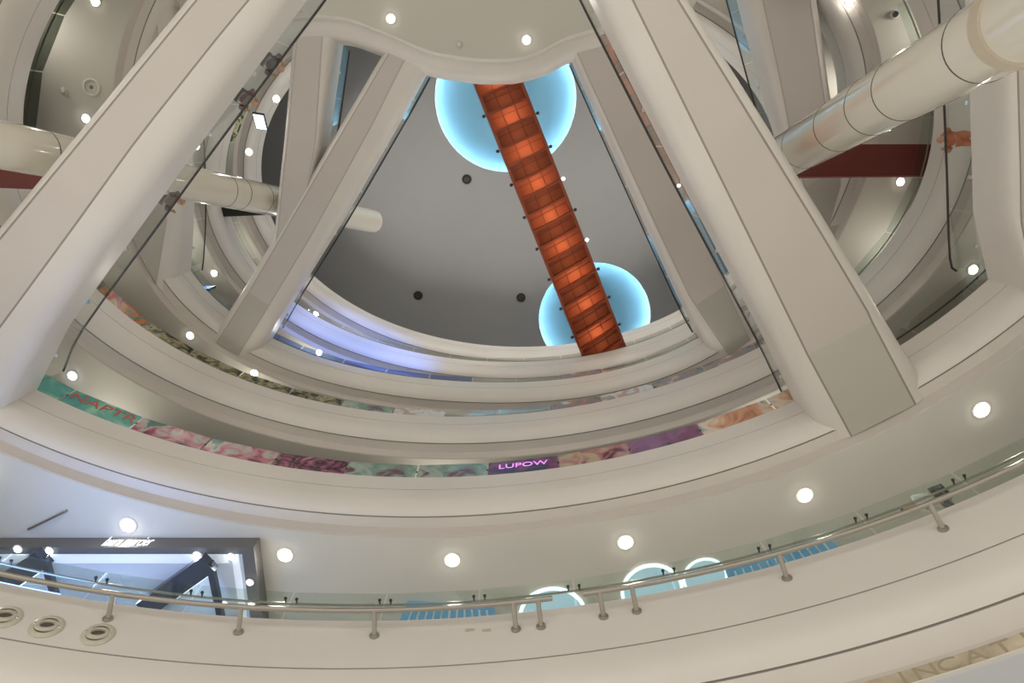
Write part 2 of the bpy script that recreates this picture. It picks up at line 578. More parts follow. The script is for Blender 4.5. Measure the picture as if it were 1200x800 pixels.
# ------------------------------------------------------------------ shell of the hall
CEIL_Z = 45.0
D1, D1R = at(592.5, 116, CEIL_Z), 4.40
D2, D2R = at(697, 372.5, CEIL_Z), 3.80
CEILM = mat('ceiling_paint', (0.325, 0.33, 0.335), 0.55, noise=0.05, nscale=0.25)
bm = bmesh.new()
def bm_loop(pts):
    vs = [bm.verts.new(p) for p in pts]
    for i in range(len(vs)): bm.edges.new((vs[i], vs[(i + 1) % len(vs)]))
bm_loop([drum(2 * PI * i / 96, CEIL_Z) for i in range(96)])
for c, r in ((D1, D1R), (D2, D2R)):
    bm_loop([c + Vector((r * math.cos(2 * PI * i / 96), r * math.sin(2 * PI * i / 96), 0)) for i in range(96)])
bmesh.ops.triangle_fill(bm, use_beauty=True, edges=bm.edges[:], normal=(0, 0, -1))
me = bpy.data.meshes.new('ceiling'); bm.to_mesh(me); bm.free()
me.materials.append(CEILM)
o = bpy.data.objects.new('ceiling', me); COL.objects.link(o); structure(o)
b = MB()
b.grid([[drum(2 * PI * i / 96, z) for z in (H[0] + SOFFIT_Z - 0.3, CEIL_Z + 1.5)] for i in range(96)], closed_u=True)
structure(b.build('wall_hall', mat('hall_wall', (0.55, 0.53, 0.5), 0.6)))
b = MB()
b.face([b.vert(drum(2 * PI * i / 96, FLOOR_Z)) for i in range(96)])
structure(b.build('floor', mat('marble_floor', (0.78, 0.75, 0.70), 0.25, noise=0.12, nscale=1.5), smooth=0))

DISC = mat('disc_blue', (0.13, 0.285, 0.38), 0.8)
STRIP = mat('led_strip', (1, 1, 1), 0.5, emit=(0.78, 0.92, 1.0), estr=28)
for c, r, lab in ((D1, D1R, 'large round blue-lit ceiling recess at the top, cut by the hub and the orange footbridge'),
                  (D2, D2R, 'round blue-lit ceiling recess behind the lower end of the orange footbridge')):
    t = thing('ceiling_recess', c, lab, 'ceiling light')
    b = MB()
    b.lathe(c, (0, 0, 1), [(r, -0.02), (r, 0.25), (r + 0.75, 0.26), (r + 0.75, 0.95)], 72)
    b.build('rim', mat('recess_white', (0.85, 0.85, 0.85), 0.6), t)
    b = MB()
    b.face([b.vert(c + Vector((math.cos(2 * PI * i / 72) * (r + 0.76), math.sin(2 * PI * i / 72) * (r + 0.76), 0.95))) for i in range(72)])
    b.build('back_panel', DISC, t, smooth=0)
    b = MB()
    b.tube([c + Vector((math.cos(2 * PI * i / 72) * (r + 0.42), math.sin(2 * PI * i / 72) * (r + 0.42), 0.55)) for i in range(72)], 0.07, 8, closed=True)
    b.build('light_strip', STRIP, t)

# ------------------------------------------------------------------ lamps
def lamp(name, kind, loc, power, col=(1, 1, 1), size=0.3, target=None, spot=None, blend=0.6):
    l = bpy.data.lights.new(name, kind)
    l.energy = power; l.color = col
    if kind in ('POINT', 'SPOT'): l.shadow_soft_size = size
    if kind == 'AREA': l.size = size; l.shape = 'DISK'
    if spot: l.spot_size = math.radians(spot); l.spot_blend = blend
    o = bpy.data.objects.new(name, l); COL.objects.link(o)
    o.location = loc
    if target is not None:
        o.rotation_euler = (Vector(target) - Vector(loc)).to_track_quat('-Z', 'Y').to_euler()
    return o

def downlight(px, py, z, label, r=0.16, cool=False, power=60, hub=False, group=None):
    p = at(px, py, z)
    t = thing('downlight', p, label, 'ceiling lamp', group)
    b = MB()
    b.lathe(p, (0, 0, -1), [(r + 0.05, -0.005), (r + 0.05, 0.015), (r, 0.02), (r, -0.03)], 24)
    b.build('trim', WHITE, t)
    b = MB()
    b.lathe(p, (0, 0, -1), [(0.0, 0.09), (r * 0.55, 0.075), (r * 0.9, 0.045), (r, 0.016)], 24)
    b.build('lens', LENS_B if cool else LENS, t)
    if power:
        lamp('downlight_lamp', 'SPOT', p + Vector((0, 0, -0.13)), power, (0.9, 0.95, 1) if cool else (1, 0.93, 0.82), r * 0.7, p + Vector((0, 0, -5)), 150, 0.8)
    return t
S1, S2, S3, S4, S5, SH = [H[k] + SOFFIT_Z for k in (1, 2, 3, 4, 5)] + [H[3] - 1.86]
for px, py, lab in ((150, 615, 'bright downlight above the shop portal with the lit sign'), (334, 650, 'bright downlight just right of the shop portal'),
                    (530, 656, 'bright downlight in the lowest soffit, at the middle'), (733, 635, 'bright downlight in the lowest soffit, above the gap between the two rails'),
                    (943, 580, 'bright downlight in the lowest soffit, right of the centre'), (1150, 480, 'bright downlight at the right end of the lowest soffit')):
    downlight(px, py, S1, lab, 0.185, power=110 if px < 200 else (240 if px < 400 else 350))
downlight(-14, 545, S1, 'bright downlight at the left edge, at the end of the lowest soffit', 0.185, power=90)
for px, py, z, lab, c in (
    (85, 440, S2, 'bright downlight at the foot of the nearest left bridge', True),
    (1140, 316, S2, 'bright downlight beside the dark handrail at the far right', False),
    (223, 393, S3, 'downlight under the fourth gallery, left of the inner left bridge', False),
    (298, 437, S3, 'downlight under the fourth gallery, below the foot of the inner left bridge', False),
    (1055, 213, S3, 'bright downlight just below the dark red beam at the right', False),
    (995, 2, S3, 'downlight at the top edge, right of the grey panelled bridge', False),
    (251, 320, S4, 'downlight beside the slim upright bridge on the left', False),
    (374, 413, S4, 'small downlight glowing in front of the blue gallery', True),
    (292, 178, S4, 'downlight seen above the left tube, in a curved grey soffit', False),
    (370, 368, S5, 'small downlight under the topmost gallery, over the blue one', False),
    (324, 116, S4, 'downlight beside the small bright screen, near the leaning people', False),
    (112, 2, S3, 'downlight at the top edge on the left, above the round speaker', False),
    (101, 139, S3, 'cool downlight on the left, where the tube meets the nearest bridge', True),
    (458, 22, SH, 'left one of the two downlights under the hub platform', False),
    (617, 47, SH, 'right one of the two downlights under the hub platform', False)):
    downlight(px, py, z, lab, 0.13, c, 60)


# ------------------------------------------------------------------ helpers for things on the galleries
def out_dir(k, th):
    v = edge(k, th, 1.0) - edge(k, th, 0.0); v.z = 0
    return v.normalized()

def fascia_pt(k, px, py, o=0.0):
    """angle and height on the upright face of gallery k seen at this spot of the survey"""
    best = None
    t0 = theta_at(k, px, py)
    for i in range(-60, 61):
        th = t0 + i * 0.006
        for j in range(0, 29):
            z = -j * 0.05
            p = edge(k, th, o, z)
            e = (at(px, py, p.z) - p).length
            if best is None or e < best[0]: best = (e, th, z)
    return best[1], best[2]

def text_mesh(body, size, depth, name, material, parent, origin, xdir, up, shear=0.0, align='CENTER', squash=1.0):
    cu = bpy.data.curves.new(name, 'FONT')
    cu.body = body; cu.size = size; cu.extrude = depth; cu.align_x = align; cu.align_y = 'CENTER'; cu.shear = shear
    t = bpy.data.objects.new(name, cu); COL.objects.link(t)
    dg = bpy.context.evaluated_depsgraph_get()
    me = bpy.data.meshes.new_from_object(t.evaluated_get(dg))
    bpy.data.objects.remove(t, do_unlink=True)
    xd = Vector(xdir).normalized(); u = Vector(up).normalized(); nrm = xd.cross(u)
    M = Matrix(((xd.x * squash, u.x, nrm.x, 0), (xd.y * squash, u.y, nrm.y, 0), (xd.z * squash, u.z, nrm.z, 0), (0, 0, 0, 1)))
    me.transform(M)
    me.materials.clear(); me.materials.append(material)
    ob = bpy.data.objects.new(name, me); COL.objects.link(ob)
    ob.parent = parent
    ob.location = Vector(origin) - (world_loc(parent) if parent else Vector((0, 0, 0)))
    return ob

# ------------------------------------------------------------------ printed and clear glass round the galleries
G = graphic_mat
TEAL = G('print_teal', [(0.085, 0.297, 0.323), (0.119, 0.425, 0.357), (0.357, 0.663, 0.51), (0.043, 0.255, 0.34)], 0.6, 1.0)
PINK = G('print_pink', [(0.031, 0.025, 0.031), (0.279, 0.062, 0.124), (0.496, 0.217, 0.26), (0.496, 0.484, 0.434), (0.099, 0.211, 0.186)], 1.3, 3.0)
PINK2 = G('print_pink_dark', [(0.484, 0.434, 0.384), (0.31, 0.074, 0.155), (0.037, 0.031, 0.037), (0.341, 0.099, 0.186), (0.434, 0.26, 0.124)], 1.6, 9.0)
MINT = G('print_mint', [(0.186, 0.087, 0.124), (0.217, 0.341, 0.279), (0.384, 0.465, 0.409), (0.155, 0.074, 0.099)], 1.0, 5.0)
PURP = G('print_purple', [(0.019, 0.019, 0.037), (0.062, 0.056, 0.112), (0.217, 0.074, 0.161), (0.074, 0.081, 0.136)], 1.1, 2.0)
PLUM = G('print_plum', [(0.062, 0.056, 0.087), (0.223, 0.081, 0.161), (0.279, 0.124, 0.236), (0.074, 0.081, 0.124)], 1.1, 6.0)
CORAL = G('print_coral', [(0.124, 0.031, 0.031), (0.465, 0.217, 0.205), (0.496, 0.422, 0.279), (0.26, 0.087, 0.186)], 1.2, 4.0)
ORNG = G('print_orange', [(0.297, 0.085, 0.051), (0.68, 0.357, 0.212), (0.765, 0.637, 0.51), (0.212, 0.323, 0.289)], 0.9, 8.0)
LEAF = G('print_leaf', [(0.015, 0.02, 0.012), (0.05, 0.055, 0.03), (0.20, 0.18, 0.09), (0.40, 0.36, 0.22), (0.02, 0.02, 0.02)], 2.4, 1.0)
RAIN = G('print_rainbow', [(0.10, 0.20, 0.22), (0.35, 0.05, 0.06), (0.55, 0.22, 0.06), (0.12, 0.28, 0.22), (0.05, 0.05, 0.06)], 1.4, 7.0)
DOTS = G('print_speckle', [(0.06, 0.07, 0.05), (0.66, 0.66, 0.50), (0.72, 0.72, 0.56), (0.10, 0.11, 0.08)], 4.5, 2.0)
PALE = G('print_pale', [(0.35, 0.36, 0.35), (0.70, 0.72, 0.72), (0.55, 0.36, 0.28), (0.45, 0.48, 0.50)], 1.5, 3.0)
DUSK = G('print_dusk', [(0.10, 0.10, 0.12), (0.26, 0.27, 0.29), (0.40, 0.26, 0.22), (0.62, 0.70, 0.75)], 1.6, 5.0)
LAMPS = G('print_green_gold', [(0.02, 0.025, 0.02), (0.06, 0.09, 0.05), (0.42, 0.42, 0.20), (0.70, 0.68, 0.45), (0.10, 0.30, 0.18)], 2.0, 4.0)
GLASS_DARK_REFL = glass_mat('dark_reflection_glass', (0.42, 0.45, 0.41), 0.05)  # clear glass darkened to imitate the dark reflections at the upper left
GLASS_BLUE_LIT = glass_mat('blue_lit_glass', (0.55, 0.68, 0.95), 0.08)  # clear glass tinted blue for the blue light seen through it

def px_of(p):
    fw = CE * p.y + SE * p.z
    return 600 + F * p.x / fw, 400 - F * (-SE * p.y + CE * p.z) / fw

def ring_glass(k, a0, a1, step, pick, height=1.0, o=0.06):
    g = GALLERY[k]
    th = math.radians(a0); out = []
    while th < math.radians(a1):
        speed = (edge(k, th + 0.001) - edge(k, th)).length / 0.001
        nx = th + step / speed
        p, q = edge(k, th, o, 0.0), edge(k, nx, o, 0.0)
        mid = (p + q) / 2
        px, py = px_of(mid)
        d = (q - p).normalized()
        m = pick(px, py)
        b = MB()
        up = Vector((0, 0, height / 2))
        b.bar(p + d * 0.025 + up, q - d * 0.025 + up, 0.016, height)
        ob = b.build('glass_panel', m, g, smooth=0, origin=p)
        out.append((px, py, p, q, ob))
        th = nx
    b = MB()
    n = 80
    b.tube([edge(k, math.radians(a0) + (th - math.radians(a0)) * i / n, o + 0.10, height - 0.24) for i in range(n + 1)], 0.026, 8)
    b.build('handrail', DARK if k == 1 else STEEL, g)
    return out

def pick1(px, py):
    if py < 430 or px > 1000: return GLASS_G
    for lim, m in ((150, TEAL), (205, PINK), (262, PINK2), (330, PINK), (400, PINK2), (455, MINT), (535, MINT), (618, PURP),
                   (690, PLUM), (762, CORAL), (838, PLUM), (2000, ORNG)):
        if px < lim: return m
def pick2(px, py):
    if py < 170 and px < 90: return GLASS_DARK_REFL
    if px > 930 or py < 320 or px < 90: return GLASS_G
    for lim, m in ((150, RAIN), (205, LEAF), (245, DOTS), (330, LEAF), (400, LEAF), (420, LEAF), (470, MINT), (525, PALE), (640, GLASS), (720, DUSK), (770, PALE), (2000, DUSK)):
        if px < lim: return m
def pick3(px, py):
    return GLASS_BLUE_LIT if 300 < px < 540 else (DUSK if 640 < px < 720 else GLASS)
P0 = ring_glass(0, 20, 150, 2.05, lambda x, y: GLASS_G, 0.95)
P1 = ring_glass(1, 20, 160, 2.1, pick1, 0.88)
P2 = ring_glass(2, -25, 215, 1.9, pick2, 0.68)
P3 = ring_glass(3, 20, 165, 1.9, pick3, 0.70)
P4 = ring_glass(4, 20, 235, 1.9, lambda x, y: LAMPS if x < 350 and 20 < y < 160 else GLASS, 0.75)
# pairs of clamps that carry the thin rail of the lowest gallery at every joint
for px, py, p, q, ob in P0:
    d = (q - p).normalized()
    nrm = Vector((d.y, -d.x, 0))
    for s in (-0.12, 0.12):
        b = MB()
        c = p + d * s + Vector((0, 0, 0.71)) + nrm * 0.05
        b.lathe(c, nrm, [(0.0, -0.09), (0.035, -0.09), (0.035, -0.06), (0.018, -0.05), (0.018, 0.07), (0.0, 0.07)], 10)
        b.build('clamp', DARK, ob)
RED_INK = mat('red_ink', (0.55, 0.10, 0.09), 0.4)
PURPLE_LED = mat('purple_neon', (0.8, 0.3, 0.8), 0.4, emit=(0.85, 0.25, 0.9), estr=0.9)
def panel_text(panels, px, body, size, material, name, squash=1.0, dz=0.5):
    r = min(panels, key=lambda a: abs(a[0] - px))
    _, _, p, q, ob = r
    d = (p - q).normalized()       # left to right as seen from the void
    n = Vector((0, 0, 1)).cross(d)
    nrm = d.cross(Vector((0, 0, 1)))
    c = (p + q) / 2 + Vector((0, 0, dz)) + nrm * 0.016
    text_mesh(body, size, 0.004, name, material, ob, c, d, (0, 0, 1), squash=squash)
panel_text(P1, 100, 'NAPTR', 0.56, RED_INK, 'lettering', 1.1, 0.55)
panel_text(P1, 578, 'LUPOW', 0.38, PURPLE_LED, 'lettering', 1.1, 0.52)

# ------------------------------------------------------------------ steel rail on the lowest gallery
def guard_rail(path_px, feet, label, ends):
    # rail path: 0.32 m into the void, level with the floor
    t_a, t_b = ends
    c = edge(0, t_b, -0.32, 0.02)
    t = thing('guard_rail', edge(0, (t_a + t_b) / 2, 0, -0.4), label, 'handrail')
    b = MB()
    n = 60
    pts = [edge(0, t_a + (t_b - t_a) * i / n, -0.45, -0.25) for i in range(n + 1)]
    b.tube(pts, 0.052, 14)
    b.build('rail', STEEL, t)
    for px, py in feet:
        th, z = fascia_pt(0, px, py)
        base = edge(0, th, 0.0, z)
        top = edge(0, th, -0.45, -0.26)
        ax = (top - base).normalized()
        b = MB()
        b.tube([base, top], 0.048, 12)
        po = b.build('post', STEEL, t, origin=base)
        b = MB()
        b.lathe(base, -out_dir(0, th), [(0.0, 0.0), (0.10, 0.0), (0.10, 0.03), (0.055, 0.05), (0.0, 0.05)], 16)
        b.build('flange', STEEL, po)
    return t
def th_rail(px, py):
    best = None
    for i in range(600):
        th = math.radians(20 + 140 * i / 600)
        x, y = px_of(edge(0, th, -0.45, -0.25))
        e = (x - px) ** 2 + (y - py) ** 2
        if best is None or e < best[0]: best = (e, th)
    return best[1]
guard_rail(None, [(-60, 705), (128, 725), (282, 741), (440, 746), (607, 737), (636, 734)],
           'long round steel rail on posts at the lower left, ending near the middle', (th_rail(648, 698), math.radians(150)))
guard_rail(None, [(705, 723), (745, 717), (924, 677), (1105, 619), (1260, 545)],
           'round steel rail on posts at the lower right, rising to the right edge', (math.radians(22), th_rail(683, 689)))

# ------------------------------------------------------------------ round ports and tags in the lowest fascia
PORT = mat('port_beige', (0.55, 0.51, 0.41), 0.3, coat=0.3)
for px, py, lab in ((3, 722, 'round beige air port cut by the left edge of the photo'), (55, 735, 'middle of the three round beige air ports at the lower left'),
                    (117, 745, 'right one of the three round beige air ports at the lower left')):
    th, z = fascia_pt(0, px, py)
    p = edge(0, th, 0, z); ax = -out_dir(0, th)
    t = thing('air_port', p, lab, 'air vent')
    b = MB()
    b.lathe(p, ax, [(0.30, 0.0), (0.30, 0.02), (0.27, 0.05), (0.22, 0.06), (0.20, 0.05)], 32)
    b.build('flange', PORT, t)
    tilt = (ax + Vector((0, 0, 0.25))).normalized()
    b = MB()
    b.lathe(p + ax * 0.03, tilt, [(0.21, 0.0), (0.21, 0.02), (0.19, 0.045), (0.14, 0.05), (0.125, 0.035), (0.12, -0.12), (0.0, -0.12)], 28)
    noz = b.build('nozzle', [PORT, BLACK], t)
    for pl in noz.data.polygons:
        c = pl.center + Vector(noz.location)
    b = MB()
    b.lathe(p + ax * 0.03, tilt, [(0.0, 0.005), (0.123, 0.005)], 24)
    b.build('throat', mat('port_throat', (0.10, 0.09, 0.075), 0.7), t)
    side = ax.cross(Vector((0, 0, 1)))
    for s in (-1, 1):
        b = MB()
        b.lathe(p + side * s * 0.235 + ax * 0.052, ax, [(0.0, 0.02), (0.022, 0.015), (0.03, 0.0)], 10)
        b.build('screw', CHROME, t)
for px, py, lab in ((552, 739, 'left one of two small tags on the lowest fascia'), (571, 738, 'right one of two small tags on the lowest fascia')):
    th, z = fascia_pt(0, px, py)
    p = edge(0, th, -0.004, z)
    od = out_dir(0, th); s = od.cross(Vector((0, 0, 1)))
    b = MB(); b.box(p, (0.09, 0.006, 0.035), (s, od, Vector((0, 0, 1))))
    tag(b.build('tag', mat('tag_beige', (0.5, 0.46, 0.36), 0.4), smooth=0, origin=p), lab, 'tag')
th, z = fascia_pt(0, 6, 703)
# ------------------------------------------------------------------ carved stone band below the lowest gallery
STONE = mat('beige_stone', (0.58, 0.50, 0.36), 0.7, noise=0.35, nscale=2.5)
ths = [math.radians(15 + 65 * i / 90) for i in range(91)]
t = thing('stone_band', edge(0, math.radians(40), 0.9, -3.2), 'carved beige stone band with cut letters in the lower right corner', 'stone frieze')
SB0, SB1 = -2.43, -2.74
b = MB()
b.grid([[edge(0, a, o, z) for o, z in ((1.6, SB0), (0.80, SB0), (0.79, SB0 - 0.02), (0.79, SB1 + 0.02), (0.80, SB1), (1.6, SB1))] for a in ths])
b.build('band', STONE, t)
b = MB()
b.grid([[edge(0, a, o, z) for o, z in ((0.85, SB1), (0.74, SB1 - 0.01), (0.74, SB1 - 0.04), (0.80, SB1 - 0.05))] for a in ths])
b.build('moulding', mat('pale_moulding', (0.72, 0.69, 0.62), 0.5), t)
CARVE = mat('carved_shadow', (0.38, 0.32, 0.22), 0.8)
LOWER_TRIM = (ths, SB1)
b = MB()
b.grid([[edge(0, a, o, z) for o, z in ((0.80, SB1 - 0.05), (0.85, SB1 - 0.5), (0.95, SB1 - 1.2), (1.3, SB1 - 1.7))] for a in ths])
structure(b.build('trim_1', mat('grey_cladding', (0.55, 0.56, 0.58), 0.35)))
def band_theta(px, py):
    best = None
    for i in range(900):
        a = math.radians(15 + 65 * i / 900)
        x, y = px_of(edge(0, a, 0.79, (SB0 + SB1) / 2))
        e = abs(x - px)
        if best is None or e < best[0]: best = (e, a)
    return best[1]
for ch, px in (('I', 1058), ('N', 1085), ('C', 1112), ('A', 1143), ('N', 1166), ('T', 1176), ('I', 1204)):
    if ch == 'N' and px == 1166: continue
    a = band_theta(px, 775)
    od = out_dir(0, a); d = od.cross(Vector((0, 0, 1)))
    text_mesh(ch, 0.36, 0.004, 'carved_letter', CARVE, t, edge(0, a, 0.787, (SB0 + SB1) / 2), d, (0, 0, 1), squash=1.5)

# ------------------------------------------------------------------ the two big tubes and the beams behind them
def big_tube(pts, r, rings, label, cap_end=False):
    pts = [Vector(p) for p in pts]
    t = thing('tube', pts[0], label, 'tube')
    b = MB()
    b.tube(resample(pts, 24), r, 40)
    b.build('shell', TUBE, t, smooth=60)
    for f in rings:
        i = f * (len(pts) - 1)
        c = pts[0].lerp(pts[-1], f)
        ax = (pts[-1] - pts[0]).normalized()
        b = MB()
        b.lathe(c, ax, [(r - 0.02, -0.018), (r + 0.006, -0.014), (r + 0.006, 0.014), (r - 0.02, 0.018)], 48)
        b.build('joint_ring', mat('tube_joint', (0.10, 0.09, 0.075), 0.6), t)
    return t
A_, B_ = at(924, 181, 21.5), at(1131, 62, 12.7)
d = (B_ - A_)
RA, RB = A_ - d * 0.55, B_ + d * 0.85
def frac(px, P, Q):
    return min(range(1001), key=lambda i: abs(px_of(P.lerp(Q, i / 1000))[0] - px)) / 1000
TR = big_tube([RA, RB], 0.66, [frac(x, RA, RB) for x in (944, 985, 1025, 1060, 1152)], 'large glossy cream tube slanting across the upper right, with dark joints')
ax = d.normalized()
b = MB()
c = RA.lerp(RB, frac(1192, RA, RB))
b.lathe(c, ax, [(0.655, -0.10), (0.70, -0.08), (0.70, 0.18), (0.655, 0.20)], 40)
b.build('collar', mat('collar_beige', (0.55, 0.47, 0.36), 0.4), TR)
A_, B_ = at(0, 170, 17.7), at(230, 219, 25.7)
C_ = at(436, 259, 36.2)
LA = A_ - (B_ - A_) * 0.3
LT = big_tube([LA, C_], 0.60, [frac(x, LA, C_) for x in (50, 262, 279, 305, 362)], 'slimmer glossy cream tube rising from the left edge behind the bridges')
b = MB()
ax = (C_ - LA).normalized()
b.lathe(C_, ax, [(0.60, 0.0), (0.56, 0.14), (0.44, 0.26), (0.0, 0.34)], 32)
b.build('end_cap', TUBE, LT, smooth=60)
def slab(px, z, thick, material, label, rim=None):
    pts = px_line(px, z)
    t = thing('beam', pts[0], label, 'beam')
    b = MB(); b.poly_prism(pts, thick)
    b.build('body', material, t, smooth=0)
    if rim:
        b = MB()
        b.bar(pts[0], pts[1], 0.05, 0.10)
        b.build('edge_trim', rim, t, smooth=0)
    return t
slab([(925, 208), (1096, 206), (1105, 169), (990, 169), (940, 180)], 24.0, 0.9, RED, 'flat dark red beam under the large right tube', mat('red_trim', (0.30, 0.10, 0.08), 0.4))
slab([(-30, 219), (44, 222), (52, 200), (8, 197), (-30, 196)], 20.2, 0.8, RED, 'small piece of dark red beam at the left edge, under the tube')
slab([(258, 254), (335, 251), (345, 249), (256, 240)], 32.2, 0.6, BLACK, 'black wedge shaped beam under the left tube')

# ------------------------------------------------------------------ glowing orange footbridge
ORM = mat('orange_metal', (0.36, 0.085, 0.04), 0.4, metal=0.2)
def translucent(name, col):
    m = bpy.data.materials.new(name); m.use_nodes = True
    nt = m.node_tree; nt.nodes.clear()
    out = nt.nodes.new('ShaderNodeOutputMaterial'); mix = nt.nodes.new('ShaderNodeMixShader')
    a = nt.nodes.new('ShaderNodeBsdfTranslucent'); c = nt.nodes.new('ShaderNodeBsdfPrincipled')
    a.inputs['Color'].default_value = (*col, 1); c.inputs['Base Color'].default_value = (*col, 1); c.inputs['Roughness'].default_value = 0.35
    mix.inputs['Fac'].default_value = 0.45
    nt.links.new(a.outputs['BSDF'], mix.inputs[1]); nt.links.new(c.outputs['BSDF'], mix.inputs[2]); nt.links.new(mix.outputs['Shader'], out.inputs['Surface'])
    return m
ORP = translucent('orange_sheet', (0.52, 0.18, 0.08))
ZA, ZB = 32.0, 33.4
La, Lb = at(554, 92, ZA), at(693, 441, ZB)
Ra, Rb = at(602, 73, ZA), at(735, 413, ZB)
t = thing('footbridge', La.lerp(Rb, 0.5), 'glowing orange footbridge with ribs, slanting across the grey ceiling', 'bridge')
NB = 19
up = Vector((0, 0, 1))
for nm, P, Q in (('left', La, Lb), ('right', Ra, Rb)):
    b = MB(); b.bar(P + up * 0.28, Q + up * 0.28, 0.14, 0.75)
    b.build('side_beam', ORM, t, smooth=0)
b = MB(); b.grid([[La + up * 0.95, Ra + up * 0.95], [Lb + up * 0.95, Rb + up * 0.95]])
b.build('deck', mat('footbridge_deck', (0.5, 0.2, 0.1), 0.6), t, smooth=0)
BALL = mat('dark_ball', (0.03, 0.03, 0.035), 0.3)
LIT = mat('lit_ball', (1, 1, 1), 0.4, emit=(0.85, 0.92, 1.0), estr=9)
for i in range(NB + 1):
    f = i / NB
    p, q = La.lerp(Lb, f), Ra.lerp(Rb, f)
    b = MB(); b.bar(p + up * 0.40, q + up * 0.40, 0.10, 1.06)
    b.build('rib', ORM, t, smooth=0)
    dirv = (q - p).normalized()
    e = q if i % 2 else p
    sgn2 = 1 if i % 2 else -1
    c = e + dirv * sgn2 * 0.17
    if i:
        b = MB(); b.tube([e, c], 0.025, 6)
        arm = b.build('lamp_arm', BALL, t, origin=e)
        b = MB(); b.lathe(c, dirv, [(0.0, -0.09), (0.06, -0.06), (0.085, 0.0), (0.06, 0.06), (0.0, 0.09)], 12)
        b.build('lamp_ball', LIT if (i in (7, 11) ) else BALL, arm)
    if i < NB:
        p2, q2 = La.lerp(Lb, (i + 1) / NB), Ra.lerp(Rb, (i + 1) / NB)
        for j in range(3):
            b = MB()
            a0, a1 = j / 3, (j + 1) / 3
            b.grid([[p.lerp(q, a0) + up * 0.16, p.lerp(q, a1) + up * 0.16], [p2.lerp(q2, a0) + up * 0.16, p2.lerp(q2, a1) + up * 0.16]])
            b.build('panel', ORP, t, smooth=0)
        m0, m1 = p.lerp(p2, 0.35), q.lerp(q2, 0.35)
        b = MB(); b.bar(m0 + up * 0.12, m1 + up * 0.12, 0.03, 0.05)
        b.build('cross_bar', ORM, t, smooth=0)
        if i % 2 == 0:
            lamp('footbridge_lamp', 'POINT', p.lerp(q2, 0.5) + up * 0.74, 21, (1.0, 0.74, 0.54), 0.15)
        else:
            lamp('footbridge_lamp', 'POINT', p.lerp(q2, 0.5) + up * 0.74, 5.5, (1.0, 0.72, 0.52), 0.15)
for j in (1, 2):
    b = MB(); b.bar(La.lerp(Ra, j / 3) + up * 0.09, Lb.lerp(Rb, j / 3) + up * 0.09, 0.045, 0.06)
    b.build('long_bar', ORM, t, smooth=0)

# ------------------------------------------------------------------ small fittings
for px, py, lab in ((547, 210, 'black round downlight in the grey ceiling, upper one nearest the big blue recess'), (490, 346, 'black round downlight in the grey ceiling, lower left one'),
                    (610.5, 348.5, 'black round downlight in the grey ceiling, beside the lower blue recess')):
    p = at(px, py, CEIL_Z)
    t = thing('ceiling_fitting', p, lab, 'ceiling lamp')
    b = MB(); b.lathe(p, (0, 0, -1), [(0.30, 0.0), (0.30, 0.04), (0.22, 0.05), (0.20, 0.0)], 24)
    b.build('ring', BLACK, t)
    b = MB(); b.lathe(p, (0, 0, -1), [(0.0, 0.02), (0.21, 0.01)], 24)
    b.build('lens', mat('dark_lens', (0.05, 0.05, 0.05), 0.2), t)
p = at(107, 102, S3)
t = thing('ceiling_speaker', p, 'round grey speaker set into the soffit at the upper left', 'speaker')
b = MB(); b.lathe(p, (0, 0, -1), [(0.30, 0.0), (0.30, 0.03), (0.25, 0.035), (0.24, 0.0)], 28); b.build('rim', WHITE, t)
b = MB(); b.lathe(p, (0, 0, -1), [(0.25, 0.005), (0.15, -0.03), (0.09, -0.04), (0.07, 0.0), (0.0, 0.02)], 28); b.build('cone', mat('speaker_grey', (0.20, 0.20, 0.19), 0.5), t)
for px, py, z, lab in ((75, 107, S3, 'small smoke detector left of the round speaker'), (538, 52, SH, 'small smoke detector between the two hub downlights')):
    p = at(px, py, z)
    t = thing('smoke_detector', p, lab, 'smoke detector')
    b = MB(); b.lathe(p, (0, 0, -1), [(0.13, 0.0), (0.13, 0.03), (0.09, 0.06), (0.0, 0.065)], 20); b.build('body', mat('detector_grey', (0.5, 0.48, 0.44), 0.4), t)
    b = MB(); b.lathe(p + Vector((0, 0, -0.06)), (0, 0, -1), [(0.05, 0.0), (0.05, 0.03), (0.0, 0.04)], 12); b.build('sensor', WHITE, t)
p = at(1048, 17, S3)
t = thing('dome_camera', p, 'small shiny dome camera under the gallery at the upper right', 'camera')
b = MB(); b.lathe(p, (0, 0, -1), [(0.0, 0.0), (0.14, 0.0), (0.14, 0.06), (0.11, 0.08)], 20); b.build('base', WHITE, t)
b = MB(); b.lathe(p, (0, 0, -1), [(0.11, 0.08), (0.10, 0.13), (0.06, 0.18), (0.0, 0.19)], 20); b.build('dome', mat('dome_glass', (0.05, 0.06, 0.08), 0.05, coat=1), t)

# screen hung under the fifth level, left
SCR = mat('screen_glow', (1, 1, 1), 0.4, emit=(0.75, 0.88, 1.0), estr=3.0)
p = at(305, 142, S4 - 0.5)
t = thing('hanging_screen', p, 'small bright screen hanging near the curved balcony, below the leaning people', 'screen')
dx = Vector((1, 0.15, 0)).normalized()
nz = Vector((-0.15, 0.8, -0.9)).normalized(); uy = nz.cross(dx).normalized()
b = MB(); b.box(p, (0.24, 0.42, 0.05), (dx, uy, dx.cross(uy))); b.build('casing', BLACK, t, smooth=0)
b = MB(); q = p - dx.cross(uy) * 0.056 if dx.cross(uy).z > 0 else p + dx.cross(uy) * 0.056
b.box(q, (0.21, 0.38, 0.004), (dx, uy, dx.cross(uy))); b.build('display', SCR, t, smooth=0)
b = MB(); b.tube([p, Vector((p.x, p.y, S4))], 0.02, 6); b.build('hanger', DARK, t)
